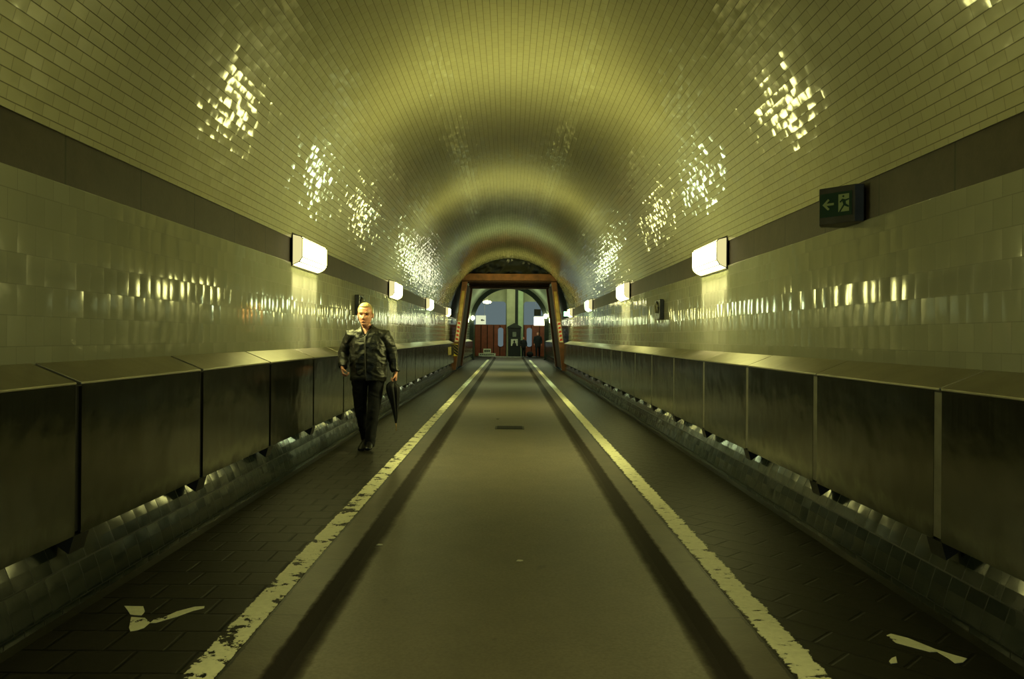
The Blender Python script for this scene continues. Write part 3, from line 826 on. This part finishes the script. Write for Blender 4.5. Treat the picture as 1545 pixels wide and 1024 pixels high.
def head_mesh(bm, c, yaw=0.0, tilt=0.0, k=1.0):
    """head about 0.25 m tall, facing -y, c = centre at eye height"""
    n, m = 56, 44
    top, chin = 0.128*k, -0.124*k
    R = Matrix.Rotation(yaw, 3, 'Z') @ Matrix.Rotation(tilt, 3, 'X')
    C = Vector(c)
    def lerp(tab, z):
        for (z0, v0), (z1, v1) in zip(tab, tab[1:]):
            if z0 <= z <= z1:
                f = (z-z0)/(z1-z0); f = f*f*(3-2*f); return v0+(v1-v0)*f
        return tab[-1][1]
    W = [(-.124,.020),(-.110,.044),(-.085,.060),(-.05,.071),(0,.078),(.05,.080),(.09,.067),(.115,.042),(.128,.004)]
    FR = [(-.124,.070),(-.105,.092),(-.085,.094),(-.05,.096),(-.02,.094),(0,.090),(.03,.098),(.06,.094),(.095,.070),(.116,.040),(.128,.004)]
    BK = [(-.124,.00),(-.10,.02),(-.07,.055),(-.03,.085),(.02,.102),(.07,.094),(.10,.066),(.118,.036),(.128,.004)]
    rings = []
    g = lambda x, z, x0, z0, sx, sz: math.exp(-((x-x0)/sx)**2-((z-z0)/sz)**2)
    for j in range(m+1):
        z = chin + (top-chin)*(0.5-0.5*math.cos(PI*(0.02+0.96*j/m)))
        zz = max(-.1239, min(.1279, z/k))
        w, f, b = lerp(W, zz), lerp(FR, zz), lerp(BK, zz)
        ring = []
        for i in range(n):
            a = 2*PI*i/n
            cx, cy = math.sin(a), -math.cos(a)      # a=0 faces -y
            e = 0.9
            sx = math.copysign(abs(cx)**e, cx)*w
            sy = (math.copysign(abs(cy)**e, cy))*(f if cy < 0 else b)
            if cy < 0:
                ax = abs(sx)
                dn = 0.0
                dn += 0.030*g(sx, zz, 0, -.040, .013, .014) + 0.018*g(sx, zz, 0, -.018, .010, .022)      # nose
                dn += 0.008*g(ax, zz, .016, -.044, .008, .010)                                            # nostrils
                dn -= 0.015*g(ax, zz, .034, -.002, .017, .013)                                            # eye sockets
                dn += 0.007*g(ax, zz, .032, .022, .026, .010)                                             # brow
                dn += 0.007*g(ax, zz, .044, -.035, .020, .020)                                            # cheekbones
                dn += 0.007*g(sx, zz, 0, -.073, .022, .006) + 0.007*g(sx, zz, 0, -.086, .020, .006) - 0.005*g(sx, zz, 0, -.0795, .026, .003)
                dn -= 0.006*g(sx, zz, 0, -.097, .030, .007)
                dn += 0.009*g(sx, zz, 0, -.113, .022, .012)                                               # chin
                sy -= dn
            p = Vector((sx, sy, zz))*k
            ring.append(bm.verts.new(C + R @ p))
        rings.append(ring)
    for a, b in zip(rings, rings[1:]):
        for i in range(n): bm.faces.new((a[i], a[(i+1)%n], b[(i+1)%n], b[i]))
    bm.faces.new(rings[0][::-1]); bm.faces.new(rings[-1])
    for s in (-1, 1):    # ears
        ball(bm, C + R @ (Vector((s*.083, .012, -.012))*k), (.012*k, .020*k, .033*k), 8)
    return lambda p: C + R @ (Vector(p)*k)

def hand_mesh(bm, wrist, d, palm, thumb_side, curl, k=1.0, fist=None):
    """palm, four bent fingers of unequal length and a thumb off the side of the palm"""
    W, d, n, s = Vector(wrist), Vector(d).normalized(), Vector(palm).normalized(), Vector(thumb_side)
    n = (n-d*n.dot(d)).normalized(); s = (s-d*s.dot(d)-n*s.dot(n)).normalized()
    loft(bm, [W-d*0.03*k, W, W+d*.03*k, W+d*.065*k, W+d*.092*k], [(.027*k,.021*k),(.028*k,.020*k),(.038*k,.017*k),(.042*k,.015*k),(.038*k,.012*k)], 14, front=n)
    for off, ln, cz in ((.031, .94, 0.0), (.0105, 1.05, 0.05), (-.0105, .98, 0.10), (-.031, .78, 0.18)):
        p = W + d*(.086*k) + s*off*k
        pts, rad = [p-d*.012*k], [.0095*k]
        a = 0
        for L, ca, rr in ((.046, curl[0]+cz, .0092), (.029, curl[1], .0084), (.022, curl[2], .0070)):
            pts.append(p.copy()); rad.append(rr*k*1.03)
            a += ca
            p = p + (d*math.cos(a)+n*math.sin(a))*L*ln*k
        pts.append(p); rad.append(.0055*k)
        loft(bm, pts, rad, 10, front=n)
    p = W + d*.022*k + s*.026*k + n*.006*k
    dirs = [(d*.55+s*.75+n*.25), (d*.80+s*.25+n*.55), (d*.75-s*.25+n*.60)]
    pts, rad = [p-s*.012*k], [.013*k]
    for L, dd, rr in ((.040, dirs[0], .0125), (.032, dirs[1], .0105), (.026, dirs[2], .0088)):
        pts.append(p.copy()); rad.append(rr*k); p = p + dd.normalized()*L*k
    pts.append(p); rad.append(.0062*k)
    loft(bm, pts, rad, 10, front=n)

def foot_mesh(bm, heel, yaw, pitch, k=1.0):
    R = Matrix.Translation(heel) @ Matrix.Rotation(yaw, 4, 'Z') @ Matrix.Rotation(pitch, 4, 'X')
    T = lambda p: R @ Vector(p)
    prof = [(.035,.045,.030,.040),(.0,.055,.038,.052),(-.05,.060,.040,.056),(-.11,.050,.043,.046),(-.17,.038,.048,.034),(-.22,.030,.046,.026),(-.258,.026,.030,.018)]
    loft(bm, [T((0,y*k,z*k)) for y,z,_,_ in prof], [(rx*k, rz*k) for _,_,rx,rz in prof], 16, front=(0,0,1))
    loft(bm, [T((0,0.0,.05*k)), T((0,0.005,.13*k))], [(.040*k,.048*k),(.042*k,.046*k)], 14)

def wrinkle(amp, sc, z0=None, z1=None):
    def f(b):
        b.normal_update()
        for v in b.verts:
            p = v.co
            q = Vector((p.x*sc, p.y*sc, p.z*sc*1.25))
            w = 1-2*abs(noise.noise(q + Vector((3.1, 0.7, noise.noise(q*0.6)*1.2))))
            w2 = noise.noise(q*2.3)
            v.co = p + v.normal*(amp*(w-0.35)+amp*0.4*w2)
    return f

def person(name, label, loc, J, skin_vox, cloth_vox, top_mat, leg_mat, hair_mat, hem, sleeve=True, k=1.0, hands=True, vneck=True):
    """J = joints in local metres; facing -y"""
    root = tag(empty(name, loc), label, 'person')
    V = lambda n_: Vector(J[n_])
    mid = lambda a, b, t=0.5: a+(b-a)*t
    hd = V('head'); neck = V('neck'); ch = V('chest'); be = V('belly'); pe = V('pelvis')
    # ---- body, one continuous skin
    bm = new()
    T = head_mesh(bm, hd, J.get('yaw', 0), J.get('tilt', 0), k*J.get('hk', 1.0))
    loft(bm, [hd+Vector((0,.018,-.045))*k, hd+Vector((0,.018,-.10))*k, neck, neck+Vector((0,.01,-.06))*k], [(.055*k,.060*k),(.056*k,.060*k),(.060*k,.062*k),(.085*k,.07*k)], 20)
    loft(bm, [neck+Vector((0,.01,-.03))*k, mid(neck,ch,.45), ch, be, pe], [(.10*k,.07*k),(.15*k,.085*k),(.16*k,.10*k),(.155*k,.10*k),(.145*k,.095*k)], 24)
    for q in 'lr':
        sh, el, wr = V('sh_'+q), V('el_'+q), V('wr_'+q)
        loft(bm, [mid(ch, sh, .55), sh, mid(sh, el), el, mid(el, wr, .4), wr], [.055*k,.052*k,.042*k,.037*k,.036*k,.026*k], 14)
        h = J.get('hand_'+q)
        hand_mesh(bm, wr, h[0], h[1], h[2], h[3], k)
        hi, kn, an = V('hip_'+q), V('kn_'+q), V('an_'+q)
        loft(bm, [hi+Vector((0,0,.08)), hi, mid(hi, kn), kn, mid(kn, an, .35), an], [.08*k,.075*k,.062*k,.046*k,.046*k,.03*k], 14)
    organic('body', bm, M['skin'], root, skin_vox, 2)
    # ---- face details and hair
    if skin_vox < 0.006:
        for s in (-1, 1):
            bm = new(); ball(bm, T((s*.033, -.079, .001)), .0105, 8); obj('eye', bm, M['eye'], root, smooth=True)
            bm = new(); loft(bm, [T((s*.015,-.100,.020)), T((s*.032,-.099,.025)), T((s*.052,-.084,.020))], [(.004,.004),(.005,.004),(.003,.003)], 8); obj('eyebrow', bm, hair_mat, root, smooth=True)
        bm = new(); loft(bm, [T((-.026,-.092,-.080)), T((-.010,-.1005,-.0785)), T((.010,-.1005,-.0785)), T((.026,-.092,-.080))], [.002,.0042,.0042,.002], 8); obj('mouth', bm, M['lip'], root, smooth=True)
    bm = new(); hk = k*J.get('hk', 1.0)
    Rn = 30; rows = []
    for j in range(13):
        th = j/12
        ring = []
        for i in range(Rn):
            a = 2*PI*i/Rn; cx, cy = math.sin(a), -math.cos(a)
            front = max(0, cy*-1)
            zlow = 0.0 - 0.055*max(0.0, min(1.0, (cy-0.1)/0.5)) if cy > -0.15 else 0.090
            if -0.15 >= cy > -0.6: zlow = 0.0 + 0.092*min(1, (-cy-.15)/.35)
            z = zlow + (0.137-zlow)*th
            sc = math.sqrt(max(0.0, 1-max(0, (z-.03)/.108)**2.2))
            sc = min(1.0, sc)*(1-3.2*max(0.0, -z))
            jit = 1+0.03*noise.noise(Vector((a*4, z*30, 1.7)))
            ring.append(bm.verts.new(T((cx*.086*sc*jit, (cy*(.102 if cy < 0 else .110))*sc*jit, z))))
        rows.append(ring)
    for a, b in zip(rows, rows[1:]):
        for i in range(Rn): bm.faces.new((a[i], a[(i+1)%Rn], b[(i+1)%Rn], b[i]))
    bm.faces.new(rows[-1])
    h = obj('hair', bm, hair_mat, root, smooth=True)
    sd = h.modifiers.new('thick', 'SOLIDIFY'); sd.thickness = 0.012*k; sd.offset = -1
    # ---- trousers
    bm = new()
    loft(bm, [pe+Vector((0,0,.13)), pe+Vector((0,0,.02)), mid(pe, (V('hip_l')+V('hip_r'))/2, .8)-Vector((0,0,.02))], [(.178*k,.125*k),(.190*k,.132*k),(.17*k,.12*k)], 24)
    for q in 'lr':
        hi, kn, an = V('hip_'+q), V('kn_'+q), V('an_'+q)
        lo = an + (an-kn).normalized()*0.045*k
        loft(bm, [hi+Vector((0,0,.06)), hi-Vector((0,0,.02)), mid(hi, kn, .5), kn, mid(kn, an, .5), lo], [(.090*k,.105*k),(.098*k,.110*k),(.088*k,.094*k),(.076*k,.078*k),(.068*k,.072*k),(.062*k,.075*k)], 18)
    organic('trousers', bm, leg_mat, root, cloth_vox, 2, wrinkle(0.006, 9) if skin_vox < .006 else None)
    # ---- shoes
    for q in 'lr':
        bm = new(); an = V('an_'+q); fy, fp_ = J['foot_'+q]
        foot_mesh(bm, an-Vector((0,-.01,J['sole_'+q]))*1.0, fy, fp_, k)
        organic('shoe', bm, M['shoe'], root, 0.006 if skin_vox < .006 else 0.012, 2)
    # ---- shirt
    if vneck:
        bm = new()
        loft(bm, [neck+Vector((0,.012,.015))*k, neck+Vector((0,.01,-.03))*k, mid(neck,ch,.5), ch, be], [(.072*k,.072*k),(.11*k,.080*k),(.16*k,.095*k),(.172*k,.112*k),(.172*k,.116*k)], 24)
        def vcut(b):
            kill = [v for v in b.verts if v.co.y < neck.y and abs(v.co.x-neck.x) < (v.co.z-(neck.z-.085))*0.52]
            bmesh.ops.delete(b, geom=kill, context='VERTS')
        organic('shirt', bm, M['shirt'], root, 0.008, 2, vcut)
    # ---- jacket or coat
    bm = new()
    hz = hem
    tw = J.get('girth', 1.0)
    low = Vector((pe.x, pe.y, hz))
    loft(bm, [neck+Vector((0,.016,.052))*k, neck+Vector((0,.016,.02))*k, neck+Vector((0,.014,-.030))*k, mid(neck,ch,.36), mid(neck, ch, .7), ch, be, pe+Vector((0,0,.06)), low+Vector((0,0,.05)), low],
         [(.076*k,.080*k),(.080*k,.082*k),(.130*k,.090*k),(.196*k,.108*k),(.212*k*tw,.125*k),(.218*k*tw,.142*k*tw),(.215*k*tw,.150*k*tw),(.213*k*tw,.147*k*tw),(.217*k*tw,.150*k*tw),(.203*k*tw,.138*k*tw)], 32)
    for q in 'lr':
        sh, el, wr = V('sh_'+q), V('el_'+q), V('wr_'+q)
        loft(bm, [mid(ch+Vector((0,0,.10)), sh, .45), sh+Vector((0,0,-.005)), mid(sh, el, .5), el, mid(el, wr, .5), mid(el, wr, .93)], [.092*k,.088*k,.078*k,.069*k,.061*k,.050*k], 18)
    wr_f = wrinkle(0.012, 8.5) if skin_vox < .006 else None
    def jfix(b):
        if wr_f: wr_f(b)
        kill = []
        for v in b.verts:
            p = v.co
            if p.z < hz+0.012 and abs(p.x-pe.x) < 0.16*k: kill.append(v)
            elif vneck and p.y < neck.y+.02 and abs(p.x-neck.x-0.002) < (p.z-(neck.z-.115))*0.50: kill.append(v)
            elif p.z > neck.z+.044*k: kill.append(v)
        bmesh.ops.delete(b, geom=kill, context='VERTS')
    j = organic('jacket' if vneck else 'coat', bm, top_mat, root, cloth_vox, 3, jfix)
    sd = j.modifiers.new('thick', 'SOLIDIFY'); sd.thickness = 0.006; sd.offset = -1
    return root, j, T

# the walking man
LM = (-1.74, 9.80, 0.0)
J = dict(head=(-.022,-.035,1.664), neck=(-.012,0.0,1.512), chest=(.006,.0,1.30), belly=(.012,-.012,1.08), pelvis=(.012,.0,.90),
         sh_l=(-.200,.0,1.405), el_l=(-.300,.055,1.185), wr_l=(-.288,-.085,1.005),
         sh_r=(.212,.0,1.405), el_r=(.292,.045,1.195), wr_r=(.352,-.005,.945),
         hip_l=(-.095,.0,.86), kn_l=(-.082,.02,.49), an_l=(-.036,.165,.125),
         hip_r=(.112,.0,.86), kn_r=(.092,-.075,.49), an_r=(.048,-.065,.10),
         hand_l=((.22,-.45,-.86),(.95,.1,.2),(.05,-.9,.3),(.95,1.15,.8)),
         hand_r=((.03,-.12,-1),(-1,-.15,.05),(-.1,-1,0),(1.25,1.35,.9)),
         foot_l=(-.12, 0.18), foot_r=(.06, -0.06), sole_l=.095, sole_r=.088, hk=1.07, yaw=-0.04, tilt=0.03, girth=1.04)
man, jacket, TH = person('person', 'man in black leather jacket and dark trousers walking beside the left wall, holding an umbrella', LM, J, 0.0045, 0.008,
                      M['leather'], M['trouser'], M['hair_blond'], 0.845)
# zip, hem band and collar flaps of the jacket
bm = new()
pts = [(-.006,-.135,1.395),(-.004,-.152,1.30),(.0,-.170,1.18),(.004,-.176,1.05),(.008,-.166,.92),(.010,-.158,.86)]
loft(bm, pts, [(.007,.006)]*6, 8); obj('zip', bm, M['bracket'], jacket, smooth=True)

# umbrella in his left hand
tip, grip = Vector((.366,-.035,.243)), Vector((.336,-.032,.868))
u = tag(empty('umbrella', (LM[0]+grip.x, LM[1]+grip.y, grip.z)), 'furled black umbrella hanging from the walking man\'s hand, tip down', 'umbrella')
ax = tip-grip; dn = ax.normalized()
P_ = lambda z, dx=0.0: grip*0 + dn*((grip.z-z)/(-dn.z)) + Vector((dx, 0, 0))
bm = new()
zs = [(.845,-.004,.018),(.825,-.014,.045),(.800,-.020,.070),(.76,-.020,.074),(.70,-.016,.070),(.64,-.010,.058),(.56,-.005,.043),(.48,-.002,.030),(.40,0,.019),(.335,0,.010)]
loft(bm, [P_(z, dx) for z, dx, _ in zs], [(rr, rr*0.9) for _, _, rr in zs], 64, star=0.16, lobes=8)
obj('canopy', bm, mk_cloth('black umbrella cloth', (0.006,0.007,0.010), 0.6, 0.2, 20, 0.3), u, smooth=True)
bm = new(); loft(bm, [P_(.345), P_(.29), P_(.243)], [.0065,.005,.003], 10); obj('tip', bm, plain('brass tip', (0.35,0.22,0.08), 0.35, 0.8), u, smooth=True)
bm = new(); loft(bm, [P_(.85), P_(.90), P_(.97)], [.010,.012,.012], 12); obj('shaft', bm, M['lamp_metal'], u, smooth=True)
bm = new()
top = P_(.97)
hp = [top + Vector((0, 0.045*(1-math.cos(a)), 0.045*math.sin(a))) for a in [PI*i/12 for i in range(13)]] + [top + Vector((0,.09,-.03))]
loft(bm, [top-Vector((0,0,.01))]+hp, [.0125]*15, 12, front=(1,0,0)); obj('crook_handle', bm, M['boards'], u, smooth=True)

# two far pedestrians before the lift gates
def far_joints(k, stride=0.0, back=1):
    h = ((.0,-.2,-1),(0,0,0),(0,-1,0),(.5,.5,.4))
    return dict(head=(0,-.02,1.66*k), neck=(0,0,1.50*k), chest=(0,0,1.29*k), belly=(0,0,1.07*k), pelvis=(0,0,.91*k),
         sh_l=(-.19*k,0,1.42*k), el_l=(-.26*k,.03,1.15*k), wr_l=(-.25*k,-.08,.93*k), sh_r=(.19*k,0,1.42*k), el_r=(.26*k,.03,1.15*k), wr_r=(.25*k,-.08,.93*k),
         hip_l=(-.09*k,0,.87*k), kn_l=(-.10*k,-.03-stride*.5,.49*k), an_l=(-.10*k,.04-stride,.10*k), hip_r=(.09*k,0,.87*k), kn_r=(.11*k,-.03+stride*.3,.49*k), an_r=(.12*k,.04+stride,.10*k),
         hand_l=((.0,-.2,-1),(1,0,0),(0,-1,0),(.5,.5,.4)), hand_r=((.0,-.2,-1),(-1,0,0),(0,-1,0),(.5,.5,.4)), foot_l=(0,0), foot_r=(0,0), sole_l=.09*k, sole_r=.09*k)
person('person', 'short far pedestrian in dark clothes standing beside the black booth', (1.02, 55.6, 0), far_joints(0.80), 0.011, 0.013, M['coat'], M['trouser'], M['hair_dark'], 0.62, k=0.80, vneck=False)
pp, _, _ = person('person', 'taller far pedestrian in a dark coat walking before the right lift gate', (2.02, 55.8, 0), far_joints(0.99, 0.16), 0.011, 0.013, M['coat'], M['trouser'], M['hair_dark'], 0.70, k=0.99, vneck=False)
# his bag
r = tag(empty('holdall', (1.48, 56.0, 0.0)), 'round dark holdall on the hall floor between the two far pedestrians', 'bag')
bm = new(); ball(bm, (0,0,.2), (.24,.16,.20), 10); obj('body', bm, M['coat'], r, smooth=True)
bm = new(); loft(bm, [(-.12,0,.37),(-.07,0,.47),(.07,0,.47),(.12,0,.37)], [.012]*4, 8); obj('handle', bm, M['black'], r, smooth=True)

# ================================================================== LIGHT, CAMERA, COLOUR
w = bpy.data.worlds.new('World'); S.world = w; w.use_nodes = True
w.node_tree.nodes['Background'].inputs[0].default_value = (0.10, 0.32, 0.45, 1)
w.node_tree.nodes['Background'].inputs[1].default_value = 1.0

cam = bpy.data.cameras.new('camera'); co = bpy.data.objects.new('camera', cam); COL.objects.link(co)
cam.sensor_width = 36; cam.lens = 36*F/1545; cam.clip_end = 200; cam.clip_start = 0.05
cam.shift_x = (772.5-VPX)/1545; cam.shift_y = -(512-VPY)/1545
co.location = (0, 0, EYE); co.rotation_euler = (PI/2, -ROLL, 0)
S.camera = co

vs = S.view_settings
S.display_settings.display_device = 'sRGB'
vs.view_transform = 'Standard'; vs.look = 'None'; vs.gamma = 1; vs.exposure = -0.1; vs.use_curve_mapping = False
c = S.cycles
c.use_denoising = True
c.max_bounces = 10; c.diffuse_bounces = 5; c.glossy_bounces = 4; c.transparent_max_bounces = 8
c.sample_clamp_indirect = 6.0
c.use_light_tree = True
